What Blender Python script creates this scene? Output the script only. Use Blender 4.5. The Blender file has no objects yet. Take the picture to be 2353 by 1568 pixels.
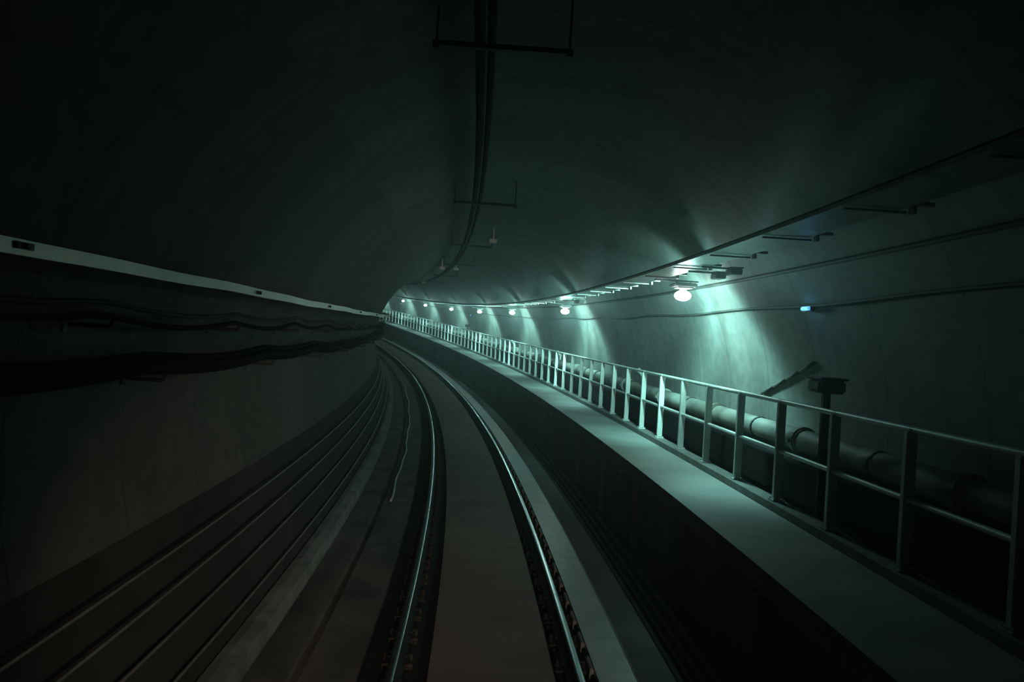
import bpy, bmesh, math, random
from mathutils import Vector, Matrix
random.seed(7)
# ------------------------------------------------------------------ track geometry
CANT = 0.15156
_N, _L = 3200, 160.0
_ds = _L/_N
_X, _Y, _T = [0.0], [0.0], [0.0]
def _theta(s): return 0.0055348*s - 0.0080432*s*s/200.0 + 0.0111973*s**3/30000.0
for _i in range(_N):
    a, b = _theta(_i*_ds), _theta((_i+1)*_ds)
    _X.append(_X[-1]-(math.sin(a)+math.sin(b))/2*_ds)
    _Y.append(_Y[-1]+(math.cos(a)+math.cos(b))/2*_ds)
def centre(s):
    if s <= 0: return (0.0, s, 0.0, 0.0)
    f = min(s/_ds, _N-1e-6); i = int(f); f -= i
    return (_X[i]+(_X[i+1]-_X[i])*f, _Y[i]+(_Y[i+1]-_Y[i])*f, 0.00025305*s*s/2, _theta(s))
def W(s, u, v):
    x, y, z, th = centre(s)
    a = u*math.cos(CANT)-v*math.sin(CANT); b = u*math.sin(CANT)+v*math.cos(CANT)
    return Vector((x+a*math.cos(th), y+a*math.sin(th), z+b))
def frame(s, u=0, v=0):
    p = W(s, u, v); th = centre(s)[3]
    r = Vector((math.cos(CANT)*math.cos(th), math.cos(CANT)*math.sin(th), math.sin(CANT)))
    f = Vector((-math.sin(th), math.cos(th), 0))
    up = r.cross(f)
    m = Matrix.Identity(4)
    for i in range(3):
        m[i][0], m[i][1], m[i][2], m[i][3] = r[i], f[i], up[i], p[i]
    return m
# ------------------------------------------------------------------ camera, world, exposure
C = bpy.context.scene.collection
sc = bpy.context.scene
cd = bpy.data.cameras.new('camera'); cam = bpy.data.objects.new('camera', cd); C.objects.link(cam)
cd.sensor_fit = 'HORIZONTAL'; cd.sensor_width = 36.0; cd.lens = 36.0*1900/2353; cd.clip_start = 0.05; cd.clip_end = 500
_p, _yw = 0.00456, -0.005364
_f = Vector((-math.sin(_yw)*math.cos(_p), math.cos(_yw)*math.cos(_p), math.sin(_p)))
_r = _f.cross(Vector((0, 0, 1))).normalized(); _u = _r.cross(_f)
_a = CANT+0.05997
_r2 = _r*math.cos(_a)+_u*math.sin(_a); _u2 = -_r*math.sin(_a)+_u*math.cos(_a)
_c = W(0, -0.10876, 2.63043); _m = Matrix.Identity(4)
for _i in range(3): _m[_i][0], _m[_i][1], _m[_i][2], _m[_i][3] = _r2[_i], _u2[_i], -_f[_i], _c[_i]
cam.matrix_world = _m
sc.camera = cam
sc.view_settings.view_transform = 'Standard'; sc.view_settings.look = 'None'
sc.view_settings.gamma = 1; sc.view_settings.use_curve_mapping = False
sc.view_settings.exposure = 0.0
HAZE = 0.008
LAMP_POWER = 280.0
HEAD_POWER = 650.0
w = bpy.data.worlds.new('tunnel_air'); sc.world = w; w.use_nodes = True
nt = w.node_tree; nt.nodes['Background'].inputs[0].default_value = (0.02, 0.03, 0.03, 1); nt.nodes['Background'].inputs[1].default_value = 0.0
vs = nt.nodes.new('ShaderNodeVolumeScatter'); vs.inputs['Density'].default_value = HAZE; vs.inputs['Anisotropy'].default_value = 0.82
vs.inputs['Color'].default_value = (0.8, 1, 0.97, 1)
nt.links.new(vs.outputs[0], nt.nodes['World Output'].inputs['Volume'])
# the train's own pair of low warm headlights, just under the camera's window
for _q in (-.85, .85):
    _l = bpy.data.lights.new('train_headlight', 'SPOT'); _l.energy = HEAD_POWER; _l.color = (1.0, .72, .54)
    _l.spot_size = math.radians(36); _l.spot_blend = 1.0; _l.shadow_soft_size = .09
    _o = bpy.data.objects.new('train_headlight', _l); C.objects.link(_o)
    _d = W(30, -1.3, .8)-W(-.2, _q, .95)
    _o.matrix_world = Matrix.Translation(W(-.2, _q, .95)) @ _d.to_track_quat('-Z', 'Y').to_matrix().to_4x4()
# ------------------------------------------------------------------ materials
def mat(name, col, rough=0.8, metal=0.0, col2=None, scale=3.0, bump=0.0, uv=False, vscale=1.0, detail=6, lo=.35, hi=.65, spec=0.5):
    m = bpy.data.materials.new(name); m.use_nodes = True
    n = m.node_tree; b = n.nodes['Principled BSDF']
    b.inputs['Base Color'].default_value = (*col, 1); b.inputs['Roughness'].default_value = rough; b.inputs['Metallic'].default_value = metal
    b.inputs['Specular IOR Level'].default_value = spec
    if col2:
        tc = n.nodes.new('ShaderNodeTexCoord'); mp = n.nodes.new('ShaderNodeMapping')
        mp.inputs['Scale'].default_value = (1, vscale, 1)
        n.links.new(tc.outputs['UV' if uv else 'Object'], mp.inputs[0])
        no = n.nodes.new('ShaderNodeTexNoise'); no.inputs['Scale'].default_value = scale; no.inputs['Detail'].default_value = detail
        n.links.new(mp.outputs[0], no.inputs['Vector'])
        rp = n.nodes.new('ShaderNodeValToRGB'); rp.color_ramp.elements[0].position = lo; rp.color_ramp.elements[1].position = hi
        rp.color_ramp.elements[0].color = (*col, 1); rp.color_ramp.elements[1].color = (*col2, 1)
        n.links.new(no.outputs[0], rp.inputs[0]); n.links.new(rp.outputs[0], b.inputs['Base Color'])
        if bump:
            bp = n.nodes.new('ShaderNodeBump'); bp.inputs['Strength'].default_value = bump; bp.inputs['Distance'].default_value = 0.02
            n.links.new(no.outputs[0], bp.inputs['Height']); n.links.new(bp.outputs[0], b.inputs['Normal'])
    return m
def lining_mat(name, ca, cb, joint=10.3):
    # concrete lining: streaks run round the ring, blotches, and a cast joint every few metres (uv = metres along, metres round)
    m = mat(name, ca, 0.75, col2=cb, scale=1.0, uv=True, vscale=0.12, lo=.3, hi=.7, bump=.15)
    n = m.node_tree; b = n.nodes['Principled BSDF']
    rp = [x for x in n.nodes if x.type == 'VALTORGB'][0]
    tc = [x for x in n.nodes if x.type == 'TEX_COORD'][0]
    n2 = n.nodes.new('ShaderNodeTexNoise'); n2.inputs['Scale'].default_value = 6.0; n2.inputs['Detail'].default_value = 8
    n.links.new(tc.outputs['UV'], n2.inputs['Vector'])
    r2 = n.nodes.new('ShaderNodeValToRGB'); r2.color_ramp.elements[0].position = .3; r2.color_ramp.elements[1].position = .6
    r2.color_ramp.elements[0].color = (.72, .72, .72, 1); r2.color_ramp.elements[1].color = (1, 1, 1, 1)
    n.links.new(n2.outputs[0], r2.inputs[0])
    mx = n.nodes.new('ShaderNodeMix'); mx.data_type = 'RGBA'; mx.blend_type = 'MULTIPLY'; mx.inputs[0].default_value = 1
    n.links.new(rp.outputs[0], mx.inputs[6]); n.links.new(r2.outputs[0], mx.inputs[7])
    sp = n.nodes.new('ShaderNodeSeparateXYZ'); n.links.new(tc.outputs['UV'], sp.inputs[0])
    md = n.nodes.new('ShaderNodeMath'); md.operation = 'MODULO'; md.inputs[1].default_value = 1.5; n.links.new(sp.outputs[0], md.inputs[0])
    ls = n.nodes.new('ShaderNodeMath'); ls.operation = 'LESS_THAN'; ls.inputs[1].default_value = 0.02; n.links.new(md.outputs[0], ls.inputs[0])
    m2 = n.nodes.new('ShaderNodeMix'); m2.data_type = 'RGBA'; m2.blend_type = 'MULTIPLY'
    n.links.new(ls.outputs[0], m2.inputs[0]); n.links.new(mx.outputs[2], m2.inputs[6]); m2.inputs[7].default_value = (.55, .55, .55, 1)
    n.links.new(m2.outputs[2], b.inputs['Base Color'])
    return m
def emit(name, col, st):
    m = bpy.data.materials.new(name); m.use_nodes = True; n = m.node_tree; b = n.nodes['Principled BSDF']
    b.inputs['Base Color'].default_value = (*col, 1); b.inputs['Emission Color'].default_value = (*col, 1); b.inputs['Emission Strength'].default_value = st
    return m
M = dict(
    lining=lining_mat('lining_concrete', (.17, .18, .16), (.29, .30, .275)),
    ceiling=lining_mat('shade_toned_ceiling_concrete', (.13, .135, .125), (.22, .225, .21)),  # darker copy of the lining colour, standing in for weaker light overhead
    leftwall=lining_mat('shade_toned_wall_concrete', (.105, .105, .095), (.185, .18, .165)),  # lining colour darkened so that this side looks less lit
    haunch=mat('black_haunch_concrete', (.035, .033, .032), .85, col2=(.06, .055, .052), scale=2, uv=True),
    slab=mat('brown_grey_slab_concrete', (.15, .105, .09), .7, col2=(.23, .165, .145), scale=1.6, uv=True, vscale=.6, bump=.1),
    patch=mat('patchy_slab_concrete', (.06, .055, .055), .7, col2=(.19, .17, .165), scale=1.3, uv=True, vscale=1.6, bump=.3),
    shoulder=mat('smooth_pale_shoulder_concrete', (.33, .36, .35), .4, col2=(.45, .48, .46), scale=4, uv=True, bump=.1),
    kerb=mat('pale_kerb_concrete', (.25, .28, .28), .7, col2=(.42, .45, .44), scale=3, uv=True, lo=.4, hi=.6),
    trough=mat('black_trough', (.012, .011, .011), .8, col2=(.03, .027, .026), scale=8, uv=True),  # near-black base colour with slightly lighter blotches
    floor=mat('dark_invert_concrete', (.05, .045, .04), .8, col2=(.10, .09, .08), scale=1.5, uv=True),
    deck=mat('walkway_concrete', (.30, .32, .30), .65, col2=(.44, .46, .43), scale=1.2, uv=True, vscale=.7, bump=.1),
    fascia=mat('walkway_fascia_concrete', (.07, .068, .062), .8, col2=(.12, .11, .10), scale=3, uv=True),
    dkerb=mat('railing_kerb_concrete', (.16, .165, .155), .8, col2=(.26, .265, .25), scale=5, uv=True),
    railtop=mat('polished_rail_steel', (.75, .8, .8), .22, 1.0),
    railworn=mat('dark_worn_rail_steel', (.035, .033, .03), .5, 0.5),
    railside=mat('rusty_rail_steel', (.016, .014, .013), .7, 0.2, col2=(.028, .022, .02), scale=9),
    paint=mat('pale_galvanised_paint', (.50, .55, .52), .45, .2, col2=(.62, .66, .63), scale=5),
    strip=mat('pale_cover_strip', (.50, .52, .42), .4, 0.2, col2=(.66, .68, .56), scale=1.2, uv=True, vscale=1),
    black=mat('black_cable_sheath', (.010, .010, .010), .85, spec=.15),
    blackmetal=mat('dark_painted_metal', (.02, .022, .025), .6, .2),
    grey=mat('grey_cable_sheath', (.16, .165, .15), .4, col2=(.24, .24, .22), scale=4),
    dust=mat('dusty_black_cable', (.035, .035, .032), .75, col2=(.06, .06, .055), scale=4),
    galv=mat('galvanised_steel', (.34, .37, .36), .4, .6, col2=(.48, .52, .5), scale=6),
    pipe=mat('mottled_pipe_paint', (.13, .135, .12), .65, col2=(.36, .37, .33), scale=2.2, detail=8),
    pale=mat('pale_plastic', (.6, .6, .5), .5),
    sign=mat('blue_grey_sign_face', (.10, .22, .34), .5, col2=(.16, .3, .42), scale=9),
    glow=emit('lamp_glow', (.85, 1, .97), 40.0),
    blue=emit('blue_marker_glow', (.10, .42, .85), 1.2),
)
# ------------------------------------------------------------------ helpers
def tag(o, label=None, cat=None, group=None, kind=None):
    if label: o['label'] = label
    if cat: o['category'] = cat
    if group: o['group'] = group
    if kind: o['kind'] = kind
    return o
def empty(name, s, u=0, v=0):
    o = bpy.data.objects.new(name, None); o.empty_display_size = .2; C.objects.link(o); o.matrix_world = frame(s, u, v); return o
def link(name, me, m, parent=None, smooth=False):
    o = bpy.data.objects.new(name, me); C.objects.link(o)
    for x in (m if isinstance(m, (list, tuple)) else [m]): me.materials.append(x)
    if parent: o.parent = parent
    if smooth:
        for p in me.polygons: p.use_smooth = True
    return o
def stations(s0, s1, ds):
    n = max(1, round((s1-s0)/ds)); return [s0+(s1-s0)*i/n for i in range(n+1)]
def sweep(name, prof, s0, s1, m, parent=None, ds=0.5, closed=True, off=None, smooth=False, mi=None):
    """sweep a (u,v) profile along the track; uv = metres along, metres round. off(s)->(du,dv)."""
    ss = stations(s0, s1, ds); org = W(s0, *prof[0]) if parent is None else Vector((0, 0, 0))
    base = parent.matrix_world.inverted() if parent is not None else Matrix.Translation(-org)
    n = len(prof); verts = []
    for s in ss:
        du, dv = off(s) if off else (0, 0)
        verts += [tuple(base @ W(s, u+du, v+dv)) for u, v in prof]
    acc = [0]
    for i in range(n): acc.append(acc[-1]+math.dist(prof[i], prof[(i+1) % n]))
    faces, uvs, mids = [], [], []
    for k in range(len(ss)-1):
        for i in range(n if closed else n-1):
            j = (i+1) % n
            faces.append((k*n+i, (k+1)*n+i, (k+1)*n+j, k*n+j))
            uvs += [(ss[k], acc[i]), (ss[k+1], acc[i]), (ss[k+1], acc[i+1]), (ss[k], acc[i+1])]
            mids.append(mi[i] if mi else 0)
    if closed:
        for k, rev in ((0, False), (len(ss)-1, True)):
            f = [k*n+i for i in range(n)]
            if rev: f.reverse()
            faces.append(tuple(f)); uvs += [(ss[k], acc[i]) for i in range(n)]; mids.append(0)
    me = bpy.data.meshes.new(name); me.from_pydata(verts, [], faces)
    ul = me.uv_layers.new(name='uv')
    for i, q in enumerate(uvs): ul.data[i].uv = q
    o = link(name, me, m, parent, smooth)
    for i, x in enumerate(mids): me.polygons[i].material_index = x
    if parent is None: o.location = org
    if closed:
        bm = bmesh.new(); bm.from_mesh(me); bmesh.ops.recalc_face_normals(bm, faces=bm.faces[:]); bm.to_mesh(me); bm.free()
    return o
def circ(u, v, r, n=8): return [(u+r*math.cos(2*math.pi*i/n), v+r*math.sin(2*math.pi*i/n)) for i in range(n)]
def rect(u0, v0, u1, v1): return [(u0, v0), (u1, v0), (u1, v1), (u0, v1)]
class MB:
    """collects boxes and tubes in local (right, along, up) coordinates"""
    def __init__(s): s.bm = bmesh.new()
    def box(s, c, d, rot=None, bev=0.0):
        m = Matrix.Translation(c) @ (rot or Matrix.Identity(4)) @ Matrix.Diagonal((*d, 1))
        g = bmesh.ops.create_cube(s.bm, size=1, matrix=m)
        if bev: bmesh.ops.bevel(s.bm, geom=list({e for v in g['verts'] for e in v.link_edges}), offset=bev, segments=2, affect='EDGES')
        return s
    def tube(s, a, b, r, n=10, r2=None):
        a, b = Vector(a), Vector(b); d = b-a
        m = Matrix.Translation((a+b)/2) @ d.to_track_quat('Z', 'Y').to_matrix().to_4x4()
        bmesh.ops.create_cone(s.bm, cap_ends=True, segments=n, radius1=r, radius2=r if r2 is None else r2, depth=d.length, matrix=m); return s
    def ball(s, c, d, n=16):
        m = Matrix.Translation(c) @ Matrix.Diagonal((*d, 1)); bmesh.ops.create_uvsphere(s.bm, u_segments=n, v_segments=n//2, radius=.5, matrix=m); return s
    def path(s, pts, r, n=8):
        for a, b in zip(pts, pts[1:]): s.tube(a, b, r, n)
        for p in pts[1:-1]: s.ball(p, (2*r, 2*r, 2*r), 8)
        return s
    def build(s, name, m, parent=None, smooth=False):
        me = bpy.data.meshes.new(name); s.bm.to_mesh(me); s.bm.free(); return link(name, me, m, parent, smooth)
def copy_tree(o, parent=None):
    c = o.copy(); C.objects.link(c); c.parent = parent
    for ch in list(o.children): copy_tree(ch, c)
    return c
S0, S1 = -3.0, 128.0
# ------------------------------------------------------------------ tunnel shell
CU, CV, R = 0.45, 1.88, 3.17
def arc(a0, a1, n, r=R): return [(CU+r*math.cos(math.radians(a0+(a1-a0)*i/n)), CV+r*math.sin(math.radians(a0+(a1-a0)*i/n))) for i in range(n+1)]
def shell(name, a0, a1, n, m, mi=None, label=None):
    o = sweep(name, arc(a0, a1, n), S0, S1, m, closed=False, smooth=True, ds=.75)
    tag(o, label, kind='structure'); return o
A_B = 180+math.degrees(math.asin((CV-1.09)/R))      # where the dark haunch meets the left wall
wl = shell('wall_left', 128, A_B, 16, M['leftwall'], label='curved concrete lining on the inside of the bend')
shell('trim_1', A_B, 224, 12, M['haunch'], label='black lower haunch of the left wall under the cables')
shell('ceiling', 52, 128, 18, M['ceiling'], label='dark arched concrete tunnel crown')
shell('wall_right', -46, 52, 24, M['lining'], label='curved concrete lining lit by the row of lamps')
def struct(name, prof, m, label, **k): return tag(sweep(name, prof, S0, S1, m, **k), label, kind='structure')
struct('floor', [(-2.1, -.36), (2.8, -.36), (2.8, -.6), (-2.1, -.6)], M['floor'], 'dark concrete invert at the foot of the tunnel')
struct('track_slab', [(-.47, -.12), (.57, -.12), (.57, -.35), (-.47, -.35)], M['slab'], 'brown-grey concrete slab between the two running rails')
struct('trim_2', rect(-1.03, -.35, -.475, -.24), M['trough'], 'black trough holding the left running rail')
struct('trim_3', rect(.575, -.35, .93, -.24), M['trough'], 'black trough holding the right running rail')
struct('trim_4', [(-1.035, -.35), (-1.035, -.13), (-1.48, -.14), (-1.50, -.20), (-1.56, -.20), (-1.58, -.14), (-1.90, -.13), (-1.90, -.35)], M['patch'], 'patchy concrete bench left of the left running rail')
struct('trim_5', [(-1.905, -.35), (-1.905, .05), (-2.02, .06), (-2.10, .05), (-2.10, -.35)], M['kerb'], 'pale kerb edging the left bench under the wall cables')
struct('trim_6', [(.935, -.35), (.935, -.12), (1.26, -.13), (1.31, -.18), (1.31, -.35)], M['shoulder'], 'pale smooth concrete shoulder right of the right running rail')
# walkway
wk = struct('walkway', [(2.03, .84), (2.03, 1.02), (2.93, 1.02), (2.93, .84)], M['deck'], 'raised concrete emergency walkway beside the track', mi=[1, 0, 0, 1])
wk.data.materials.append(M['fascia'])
struct('trim_7', [(2.935, .84), (2.935, 1.10), (3.12, 1.10), (3.12, .84)], M['dkerb'], 'low concrete kerb carrying the walkway railing')
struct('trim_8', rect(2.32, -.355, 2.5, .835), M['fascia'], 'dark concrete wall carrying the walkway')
# ------------------------------------------------------------------ running rails
def rail(u, band, polish, label):
    hd = [(-.036, 0), (.036, 0), (.037, -.012), (.035, -.038), (.009, -.05), (.009, -.13), (.07, -.148), (.07, -.159), (-.07, -.159), (-.07, -.148), (-.009, -.13), (-.009, -.05), (-.035, -.038), (-.037, -.012)]
    root = empty('running_rail', 0, u, -.16)
    tag(root, label, 'rail', 'running rails of the track')
    sweep('rail_web', [(u+a, b-.012) for a, b in hd[2:]], S0, S1, M['railside'], root, ds=.4)
    hp = [(-.037, -.0125), (-.034, -.003), (-.022, 0), (band[0], .0008), (band[1], .0008), (.024, .0), (.031, -.003), (.036, -.009), (.037, -.018)]
    o = sweep('rail_head', [(u+a, b) for a, b in hp], S0, S1, M['railworn'], root, ds=.25, smooth=True, mi=polish+[0])
    o.data.materials.append(M['railtop']); o['label'] = 'rail head with a polished shiny running band'
    return root
rail(-.75, (.010, .020), [0, 0, 0, 1, 1, 1, 1, 0], 'left running rail with polished steel head, on the inside of the bend')
rail(.75, (-.018, .022), [0, 0, 0, 1, 0, 0, 0, 0], 'right running rail with polished steel head, beside the pale concrete shoulder')
fast = None
for u, lab, grp in ((-.75, 'small dark fastening plate clamping the foot of the left running rail', 'fasteners along the left rail'), (.75, 'small dark fastening plate clamping the foot of the right running rail', 'fasteners along the right rail')):
    for k in range(88):
        s = 3.6+.6*k
        if fast is None:
            fast = bpy.data.objects.new('rail_fastener', None); C.objects.link(fast)
            MB().box((0, 0, -.032), (.27, .17, .02), bev=.004).box((0, 0, -.065), (.26, .15, .05)).build('base_plate', M['railside'], fast)
            for q in (-1, 1):
                MB().path([(q*.06, -.05, .026), (q*.075, -.05, .028), (q*.10, .0, .028), (q*.075, .05, .028), (q*.06, .05, .026)], .009, 6).tube((q*.115, 0, -.03), (q*.115, 0, .035), .014, 8).build('spring_clip', M['railside'], fast)
            o = fast
        else: o = copy_tree(fast)
        o.matrix_world = frame(s, u, -.165+.0); tag(o, lab, 'rail fastener', grp)
# the notched bearing blocks at the shoulder edge
blk = None
for k in range(88):
    if blk is None:
        b = MB().box((0, 0, 0), (.035, .30, .10), bev=.008).build('bearing_block', M['dkerb']); blk = b
    else:
        b = blk.copy(); C.objects.link(b)
    b.matrix_world = frame(3.6+.6*k, .9165, -.181); tag(b, 'small pale concrete block toothing the shoulder edge beside the right running rail', 'concrete block', 'blocks along the right shoulder')
# ------------------------------------------------------------------ cables and strips on the left
def hooks(root, s0, s1, ds, u, v, ulen, name='hook'):
    for i, s in enumerate(stations(s0, s1, ds)):
        o = MB().tube((0, 0, 0), (-ulen, 0, .02), .012, 6).tube((0, 0, 0), (.03, 0, .05), .012, 6).build(name, M['blackmetal'], root)
        o.matrix_world = frame(s, u, v)
        o.matrix_parent_inverse = Matrix.Identity(4); o.matrix_basis = root.matrix_world.inverted() @ frame(s, u, v)
st = empty('cover_strip', S0, -2.25, 2.93)
tag(st, 'long pale flat strip bolted along the left wall above the cables', 'strip')
def wob(s): return (.003*math.sin(s*1.7), .005*math.sin(s*1.1)+.003*math.sin(s*2.9+1))
sweep('strip_face', [(-2.24, 2.885), (-2.215, 2.888), (-2.215, 2.958), (-2.24, 2.962)], S0, 60, M['strip'], st, ds=.3, off=wob)
for s in [3.69+3.85*k for k in range(15)]:
    o = MB().box((.014, 0, 0), (.012, .13, .03)).tube((.01, 0, 0), (.035, 0, 0), .012, 8).box((-.155, 0, 0), (.30, .04, .03)).build('bracket', M['blackmetal'], st)
    o.matrix_basis = st.matrix_world.inverted() @ frame(s, -2.222, 2.925)
def wavy(a, ph, per=2.2, b=.3):
    return lambda s: (.012*math.sin(s*.9+ph), a*(abs(math.sin(math.pi*s/per+ph))*-1+.5)+a*b*math.sin(s*.63+ph*2))
def cable(name, u, v, r, s0, s1, m, label, cat, group=None, off=None, ds=.3, n=8):
    return tag(sweep(name, circ(u, v, r, n), s0, s1, m, ds=ds, off=off, smooth=True), label, cat, group)
cable('signal_cable', -2.40, 2.71, .016, S0, 60, M['dust'], 'thin dusty cable sagging in waves, uppermost of the wavy cables on the left wall', 'cable', off=wavy(.05, .3, 2.6))
cable('signal_cable', -2.42, 2.63, .020, S0, 60, M['black'], 'thin black cable sagging in waves just beneath the dusty one on the left wall', 'cable', off=wavy(.06, .3, 2.6))
for q, (du, dv, r, lab) in enumerate(((0, 0, .038, 'black cable bulging furthest out from the lower bundle on the left wall'), (-.07, .05, .036, 'black cable on top of the lower bundle on the left wall'), (-.06, -.042, .032, 'black cable at the bottom of the lower bundle on the left wall'))):
    cable('power_cable', -2.41+du, 2.32+dv, r, S0, 60, M['black'], lab, 'cable', off=wavy(.045, .4, 3.1))
for uu, vv, sp, nm in ((-2.40, 2.63, 2.6, 'upper'), (-2.40, 2.268, 3.1, 'lower')):
    first = None
    for k in range(18):
        s = sp*(k+1-(.3 if nm == 'upper' else .4)/math.pi)
        if s > 55: break
        if first is None:
            o = MB().tube((0, 0, 0), (-.24, 0, .0), .012, 6).tube((0, 0, 0), (.02, 0, .05), .012, 6).box((-.27, 0, 0), (.02, .05, .09)).build('cable_hook', M['blackmetal']); first = o
        else: o = first.copy(); C.objects.link(o)
        o.matrix_world = frame(s, uu+.02, vv-.05); tag(o, 'short dark hook holding the %s wavy cables off the left wall' % nm, 'hook', 'hooks for the %s cables on the left wall' % nm)
for (u, v), lab in (((-2.47, .86), 'topmost of the four grey cables lying on the left wall foot'), ((-2.38, .64), 'second from the top of the four grey cables on the left wall foot'), ((-2.285, .395), 'third from the top of the four grey cables on the left wall foot'), ((-2.15, .17), 'lowest of the four grey cables, just above the pale kerb on the left')):
    cable('wall_cable', u, v, .014, S0, 70, M['grey'], lab, 'cable', 'cables along the foot of the left wall')
cable('loose_cable', -1.38, -.110, .022, 13.5, 41.3, M['paint'], 'thin pale cable snaking on the bench left of the rails', 'cable', off=lambda s: (.018*math.sin(s*1.1)+.010*math.sin(s*2.7+1), 0), ds=.15)
# ------------------------------------------------------------------ floor under the walkway
struct('trim_9', rect(1.315, -.355, 1.66, -.22), M['floor'], 'dark brown-grey concrete ledge beside the pale shoulder')
for u, v, r, lab in ((1.75, -.31, .045, 'black pipe nearest the rails in the gutter beneath the walkway'), (1.86, -.325, .030, 'thin dark cable between the two gutter pipes beneath the walkway'), (1.97, -.32, .035, 'dark cable in the middle of the gutter beneath the walkway'), (2.10, -.30, .050, 'thick black pipe at the foot of the walkway wall')):
    cable('gutter_pipe', u, v, r, S0, 100, M['dust'], lab, 'pipe', 'pipes in the gutter beneath the walkway', ds=.6, n=10)
brk = None
for k in range(30):
    s = 4.2+2.6*k
    if brk is None:
        brk = bpy.data.objects.new('walkway_bracket', None); C.objects.link(brk)
        MB().box((0, 0, .52), (.08, .07, 1.02), bev=.006).build('post', M['blackmetal'], brk)
        MB().box((-.02, 0, .012), (.16, .16, .02)).build('foot_plate', M['blackmetal'], brk)
        MB().box((-.12, 0, 1.15), (.30, .06, .06)).box((-.075, 0, 1.075), (.05, .05, .09)).build('arm', M['blackmetal'], brk); o = brk
    else: o = copy_tree(brk)
    o.matrix_world = frame(s, 2.27, -.36); tag(o, 'dark upright bracket standing against the wall under the walkway edge', 'bracket', 'brackets under the walkway edge')
# ------------------------------------------------------------------ railing
HU = 3.04
rl = empty('railing', S0, HU, 1.10)
tag(rl, 'long pale pipe railing with flat posts on the kerb of the walkway', 'railing')
sweep('top_rail', circ(HU, 2.153, .026, 10), S0, 118, M['paint'], rl, ds=.5, smooth=True)
sweep('mid_rail', circ(HU, 1.630, .024, 10), S0, 118, M['paint'], rl, ds=.5, smooth=True)
pm = None; inv = rl.matrix_world.inverted()
for k in range(-9, 84):
    s = 12.483+1.283*k
    if pm is None:
        pm = MB().box((0, 0, .53), (.085, .06, 1.02), bev=.006).build('post', M['paint'], rl)
        pb = MB().box((0, 0, .008), (.13, .15, .016), bev=.003).tube((.045, .055, .01), (.045, .055, .035), .010, 6).tube((-.045, -.055, .01), (-.045, -.055, .035), .010, 6).tube((.045, -.055, .01), (.045, -.055, .035), .010, 6).tube((-.045, .055, .01), (-.045, .055, .035), .010, 6).build('post_foot', M['paint'], pm)
        pc = MB().box((0, 0, 1.055), (.066, .11, .035), bev=.012).build('rail_clamp', M['paint'], pm); o = pm
    else: o = copy_tree(pm, rl)
    o.matrix_basis = inv @ frame(s, HU, 1.10)
# ------------------------------------------------------------------ pipe and black box behind the railing
pp = empty('fire_main', S0, 3.40, 1.72)
tag(pp, 'thick pale water pipe running between the railing and the right wall', 'pipe')
sweep('pipe', circ(3.40, 1.72, .125, 16), S0, 118, M['pipe'], pp, ds=.5, smooth=True)
inv = pp.matrix_world.inverted(); cp = sp_ = None
for k in range(38):
    s = 2.9+3.0*k
    if cp is None:
        cp = MB().tube((0, -.05, 0), (0, .05, 0), .155, 20).tube((0, -.085, 0), (0, .085, 0), .14, 20).box((-.15, 0, 0), (.06, .06, .05)).build('coupling', M['pipe'], pp, smooth=False); o = cp
    else: o = cp.copy(); C.objects.link(o); o.parent = pp
    o.matrix_basis = inv @ frame(s, 3.40, 1.72)
    if sp_ is None:
        sp_ = MB().tube((0, -.02, 0), (0, .02, 0), .134, 20).box((.16, 0, -.02), (.10, .05, .05)).build('pipe_strap', M['blackmetal'], pp); o = sp_
    else: o = sp_.copy(); C.objects.link(o); o.parent = pp
    o.matrix_basis = inv @ frame(s+1.3, 3.40, 1.72)
dk = sweep('black_gap_box', [(3.22, 1.115), (3.22, 1.50), (3.50, 1.53), (3.50, 1.115)], S0, 118, M['black'], ds=.6)  # plain black box filling the gap below the pipe
tag(dk, 'long black box standing behind the walkway railing under the water pipe', 'cable duct')
vl = None
for s, wh in ((16.4, 'nearest of the pale hydrant outlets on the water pipe, close behind the near posts'), (26.4, 'second nearest of the pale hydrant outlets on the water pipe'), (36.4, 'third nearest of the pale hydrant outlets on the water pipe'), (46.1, 'fourth nearest of the pale hydrant outlets on the water pipe'), (56.3, 'farthest of the pale hydrant outlets on the water pipe')):
    if vl is None:
        vl = bpy.data.objects.new('hydrant_outlet', None); C.objects.link(vl)
        MB().tube((0, 0, 0), (0, 0, .14), .035, 12).ball((0, 0, .14), (.1, .1, .1)).build('valve_body', M['paint'], vl, True)
        MB().tube((0, 0, .14), (-.10, -.02, .26), .030, 12).tube((-.09, -.018, .25), (-.125, -.025, .29), .045, 12).build('nozzle', M['paint'], vl)
        MB().tube((0, 0, .14), (.02, 0, .23), .010, 8).tube((.02, 0, .225), (.022, 0, .24), .05, 14).build('hand_wheel', M['paint'], vl); o = vl
    else: o = copy_tree(vl)
    o.matrix_world = frame(s, 3.36, 1.852); tag(o, wh, 'hydrant')
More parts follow.
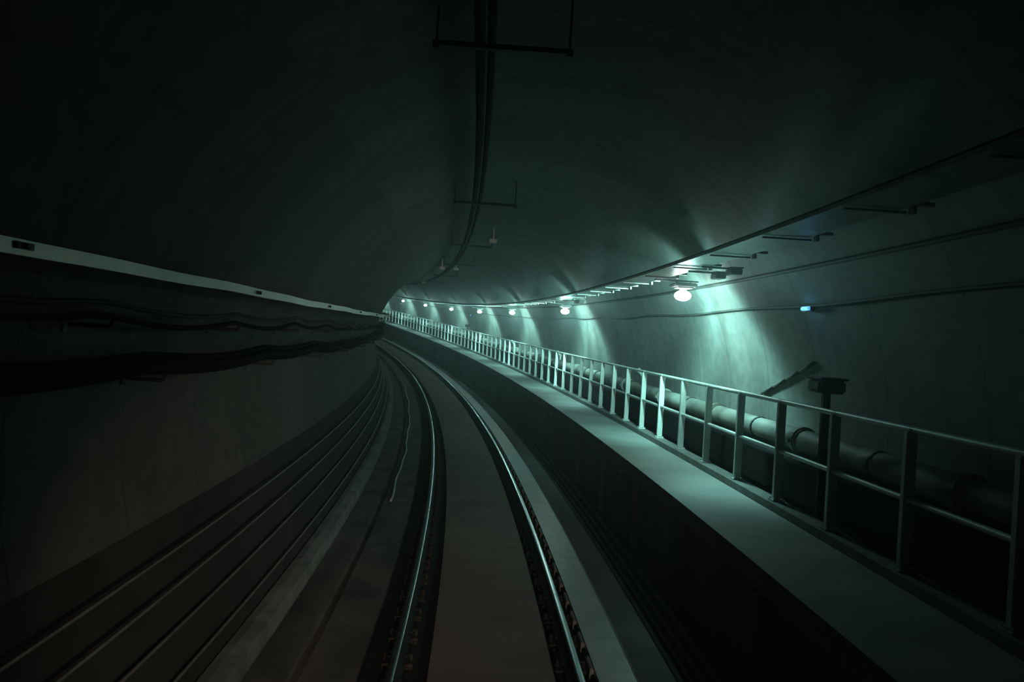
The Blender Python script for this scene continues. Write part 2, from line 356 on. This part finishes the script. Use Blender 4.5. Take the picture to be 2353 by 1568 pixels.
# ------------------------------------------------------------------ help point posts with blue lamps, wall signs
def wall_u(v, r=R): return CU+math.sqrt(r*r-(v-CV)**2)
hp = None
for s, l1_, l2_ in ((8.6, 'dark boxed head on a slim post before the right wall, nearest the camera', 'small blue marker lamp on the right wall above the nearest dark post'),
                    (49.8, 'dark boxed head on a slim post before the right wall, far along the walkway', 'tiny blue marker lamp on the right wall between distant lamps, above the far dark post'),
                    (77.5, None, 'tiniest blue marker lamp, at the far end of the walkway')):
    if l1_:
        if hp is None:
            hp = bpy.data.objects.new('help_point', None); C.objects.link(hp)
            MB().box((0, 0, .61), (.07, .07, 1.22), bev=.008).build('post', M['blackmetal'], hp)
            MB().box((0, 0, 1.27), (.24, .34, .13), bev=.02).box((0, 0, 1.345), (.28, .38, .025), bev=.01).build('box', M['blackmetal'], hp)
            MB().box((-.125, 0, 1.27), (.012, .22, .08), bev=.004).build('door', M['blackmetal'], hp); o = hp
        else: o = copy_tree(hp)
        o.matrix_world = frame(s-.75 if s < 9 else s, 3.16, 1.102); tag(o, l1_, 'call box')
    u = 3.30 if s < 9 else 3.32
    vv = 3.165 if s < 9 else (3.03 if s < 60 else 2.95)
    root = empty('marker_lamp', s+.15, wall_u(vv)-.035, vv); tag(root, l2_, 'lamp')
    MB().box((0, 0, 0), (.05, .24, .07), bev=.01).build('housing', M['blackmetal'], root)
    lz = MB().box((-.035, 0, -.005), (.035, .20, .042), bev=.008).build('lens', M['blue'], root); lz['label'] = 'glowing blue lens'
    ld = bpy.data.lights.new('marker_light', 'POINT'); ld.energy = .3; ld.color = (.12, .4, 1); ld.shadow_soft_size = .02
    lo = bpy.data.objects.new('marker_light', ld); C.objects.link(lo); lo.parent = root; lo.location = (-.085, 0, -.02)
for s, v, lab in ((42.6, 2.44, 'small blue-grey sign plate on the bright wall strip, nearer of the two'), (63.5, 2.42, 'small blue-grey sign plate on the bright wall strip, farther of the two')):
    root = empty('wall_sign', s, wall_u(v)-.012, v); tag(root, lab, 'sign')
    rt = Matrix.Rotation(-math.atan2(v-CV, wall_u(v)-CU), 4, 'Y')
    MB().box((0, 0, 0), (.012, .30, .42), rot=rt, bev=.003).build('plate', M['paint'], root)
    MB().box((-.009, 0, 0), (.006, .26, .38), rot=rt).build('sign_face', M['sign'], root)
# slanting conduit up the wall
pts = []
for k in range(5):
    t = k/4; v = 2.12+.46*t; pts.append(W(10.7-1.7*t, wall_u(v)-.025, v))
root = empty('slanting_conduit', 10.7, wall_u(2.12)-.03, 2.12)
im = root.matrix_world.inverted(); mb = MB().path([im @ p for p in pts], .022, 8)
co = mb.build('conduit', M['dust'], root, True); tag(root, 'short dark conduit slanting up the lit right wall beyond the nearest dark post', 'conduit')
# ------------------------------------------------------------------ cable trays above the lamps
def tray(name, u0, u1, v, label, lip=.028):
    t = empty(name, S0, u0, v); tag(t, label, 'cable tray')
    sweep('tray_bed', [(u0, v+lip), (u0, v), (u1, v), (u1, v+lip), (u1-.006, v+lip), (u1-.006, v+.006), (u0+.006, v+.006), (u0+.006, v+lip)], S0, 118, M['galv'], t, ds=.5)
    return t
ta = tray('cable_tray', 2.03, 2.42, 3.62, 'galvanised cable tray running above the row of lamps')
inv = ta.matrix_world.inverted(); hg = None
for k in range(60):
    s = 2.2+1.5*k
    if hg is None:
        hg = MB().box((.0, 0, -.008), (.40, .035, .016)).box((.30, 0, .05), (.14, .07, .025)).box((.245, 0, .02), (.025, .06, .07)).build('tray_hanger', M['galv'], ta); o = hg
    else: o = hg.copy(); C.objects.link(o); o.parent = ta
    o.matrix_basis = inv @ frame(s, 2.25, 3.61)
for i, (u, r, lab) in enumerate(((2.09, .028, 'black cable lying at the track side of the cable tray'), (2.16, .034, 'thick black cable second from the track side in the cable tray'), (2.25, .040, 'thickest dusty cable in the middle of the cable tray'), (2.34, .030, 'dusty cable at the wall side of the cable tray'))):
    cable('tray_cable', u, 3.632+r, r, S0, 118, (M['black'], M['dust'])[i > 1], lab, 'cable', 'cables in the tray above the lamps', ds=.6)
cable('wall_conduit', wall_u(3.56)-.035, 3.56, .022, S0, 118, M['dust'], 'upper thin conduit on the right wall behind the lamps', 'conduit', ds=.6)
cable('wall_conduit', wall_u(3.20)-.03, 3.20, .016, S0, 118, M['dust'], 'lower thin dark conduit on the right wall at lamp height', 'conduit', ds=.6, off=lambda s: (0, .015*math.sin(s*1.3)))
# ------------------------------------------------------------------ lamps
def lamp_light():
    ld = bpy.data.lights.new('lamp_light', 'POINT'); ld.energy = LAMP_POWER; ld.color = (.40, 1.0, .90); ld.shadow_soft_size = .13
    ld.use_nodes = True; n = ld.node_tree; em = n.nodes['Emission']
    tc = n.nodes.new('ShaderNodeTexCoord'); sp = n.nodes.new('ShaderNodeSeparateXYZ'); n.links.new(tc.outputs['Normal'], sp.inputs[0])
    ab = n.nodes.new('ShaderNodeMath'); ab.operation = 'ABSOLUTE'; n.links.new(sp.outputs[1], ab.inputs[0])
    mr = n.nodes.new('ShaderNodeMapRange'); mr.interpolation_type = 'SMOOTHSTEP'
    mr.inputs['From Min'].default_value = .48; mr.inputs['From Max'].default_value = .66; mr.inputs['To Min'].default_value = .42; mr.inputs['To Max'].default_value = .0
    n.links.new(ab.outputs[0], mr.inputs['Value'])
    def ramp(src, f0, f1, t0, t1):
        q = n.nodes.new('ShaderNodeMapRange'); q.interpolation_type = 'SMOOTHSTEP'
        for k_, v_ in (('From Min', f0), ('From Max', f1), ('To Min', t0), ('To Max', t1)): q.inputs[k_].default_value = v_
        n.links.new(src, q.inputs['Value']); return q.outputs[0]
    def mul(a_, b_):
        q = n.nodes.new('ShaderNodeMath'); q.operation = 'MULTIPLY'; n.links.new(a_, q.inputs[0]); n.links.new(b_, q.inputs[1]); return q.outputs[0]
    gx = ramp(sp.outputs[0], -.38, .15, .022, 1.0)      # added direction factor, no reflector built: most light goes to the wall side
    gz = ramp(sp.outputs[2], -.95, .1, 3.3, .62)       # and downwards
    gy = ramp(sp.outputs[1], -.88, -.5, .035, 1.0)    # added cut toward oncoming trains, no baffle built
    far = ramp(ab.outputs[0], .45, .96, .42, 5.5)      # grazing beams along the wall
    glare = ramp(sp.outputs[1], .95, 1.0, 0.0, 16.0)
    ad = n.nodes.new('ShaderNodeMath'); ad.operation = 'ADD'; n.links.new(mr.outputs[0], ad.inputs[0]); n.links.new(far, ad.inputs[1])
    ae = n.nodes.new('ShaderNodeMath'); ae.operation = 'ADD'; n.links.new(ad.outputs[0], ae.inputs[0]); n.links.new(glare, ae.inputs[1]); ad = ae
    bk = ramp(sp.outputs[1], -1.0, -.95, .9, 0.0)      # extra strength added toward oncoming trains for a halo in the haze
    af = n.nodes.new('ShaderNodeMath'); af.operation = 'ADD'; n.links.new(mul(mul(mul(ad.outputs[0], gx), gz), gy), af.inputs[0]); n.links.new(bk, af.inputs[1])
    n.links.new(af.outputs[0], em.inputs['Strength'])
    return ld
LAMPS = [(11.555, 3.388), (22.44, 3.355), (33.262, 3.352), (42.974, 3.313), (53.322, 3.283), (64.044, 3.277), (73.56, 3.303), (84.2, 3.30), (94.6, 3.30), (105, 3.3)]
WH = ['nearest and brightest', 'second nearest', 'third nearest', 'fourth nearest', 'fifth nearest', 'sixth nearest', 'seventh nearest, leftmost in clear view', 'eighth nearest, mostly hidden by the bend', 'ninth nearest, hidden by the bend', 'farthest round the bend']
lm = None; ldat = lamp_light()
for (s, v), wh in zip(LAMPS, WH):
    if lm is None:
        lm = bpy.data.objects.new('tunnel_lamp', None); C.objects.link(lm)
        MB().box((0, 0, .145), (.30, .40, .05), bev=.012).box((0, 0, .112), (.22, .30, .025), bev=.006).build('housing', M['galv'], lm)
        MB().tube((-.10, .0, .16), (-.10, .0, .215), .012, 8).tube((.10, .0, .16), (.10, .0, .215), .012, 8).box((-.10, 0, .205), (.62, .05, .02)).build('bracket', M['galv'], lm)
        g = MB()
        g.ball((0, 0, 0), (.24, .24, .15), 16); g.build('bulb', M['glow'], lm, True)
        g = MB().tube((0, 0, .06), (0, 0, .11), .05, 14)
        g.build('socket', M['galv'], lm)
        lo = bpy.data.objects.new('lamp_light', ldat); C.objects.link(lo); lo.parent = lm; o = lm
    else: o = copy_tree(lm)
    o.matrix_world = frame(s, 2.68, v); tag(o, 'glaring tunnel lamp hung by the right wall, ' + wh, 'lamp', 'row of tunnel lamps')
# ------------------------------------------------------------------ overhead feeder and its hangers
f1 = cable('overhead_cable', -.33, 4.665, .036, S0, 100, M['black'], 'thicker black overhead cable hung under the tunnel crown, left of the pair', 'cable', ds=.5, n=10)
f2 = cable('overhead_cable', -.25, 4.665, .028, S0, 100, M['black'], 'thinner black overhead cable hung under the tunnel crown, right of the pair', 'cable', ds=.5, n=10)
th = None
for s, wh in ((5.6, 'directly overhead and nearest the camera'), (12.3, 'second nearest'), (18.7, 'third nearest'), (25.1, 'fourth nearest'), (32.2, 'fifth nearest'), (39.6, 'sixth nearest'), (47, 'farthest')):
    if th is None:
        th = bpy.data.objects.new('ceiling_hanger', None); C.objects.link(th)
        MB().box((0, 0, -.02), (.95, .05, .035)).build('crossbar', M['blackmetal'], th)
        for q in (-.45, .45): MB().tube((q, 0, -.03), (q, 0, .40-.03*(q < 0)-.06), .009, 6).box((q, 0, -.045), (.04, .06, .02)).build('rod', M['blackmetal'], th)
        o = th
    else: o = copy_tree(th)
    o.matrix_world = frame(s, -.17, 4.625); tag(o, 'dark trapeze hanger under the tunnel crown, ' + wh, 'hanger', 'trapeze hangers under the crown')

jb = None
NEAR = ['nearest', 'second', 'third', 'fourth', 'fifth', 'sixth', 'seventh']
for (s, v), wh in zip(LAMPS[:7], NEAR):
    for j, (ds, u, dz, lab) in enumerate(((-2.1, 2.70, 3.566, 'right-hand'), (-1.45, 2.72, 3.566, 'left-hand'))):
        if jb is None:
            jb = bpy.data.objects.new('junction_box', None); C.objects.link(jb)
            MB().box((0, 0, 0), (.13, .24, .07), bev=.01).build('box', M['pale'], jb)
            MB().box((0, 0, .045), (.15, .26, .015), bev=.004).build('lid', M['pale'], jb)
            MB().tube((-.05, 0, .04), (-.38, 0, .04), .012, 8).build('stub', M['galv'], jb); o = jb
        else: o = copy_tree(jb)
        o.matrix_world = frame(s+ds, u, dz); tag(o, '%s of two small pale boxes on the cable tray just before the %s tunnel lamp' % (lab, wh), 'junction box', 'junction boxes beside the lamps')
cb = None
for s, u, lab in ((18.7, .32, 'small pale box on the tunnel crown, right end of the third trapeze hanger'), (26.8, -.60, 'small pale box on the tunnel crown, just left of the overhead cables'), (29.2, .0, 'small pale box on the tunnel crown, just right of the overhead cables'), (40.7, -.52, 'small pale box on the crown where the overhead cables bend away'), (41.4, -1.34, 'bright yellowish box on the crown, far left of the overhead cables')):
    zt = CV+math.sqrt(R*R-(u-CU)**2)
    if cb is None:
        cb = bpy.data.objects.new('crown_box', None); C.objects.link(cb)
        MB().box((0, 0, 0), (.17, .12, .09), bev=.015).build('box', M['paint'], cb)
        MB().box((0, 0, .17), (.04, .04, .26)).build('mount', M['galv'], cb); o = cb
    else: o = copy_tree(cb)
    o.matrix_world = frame(s, u, zt-.30); tag(o, lab, 'box')
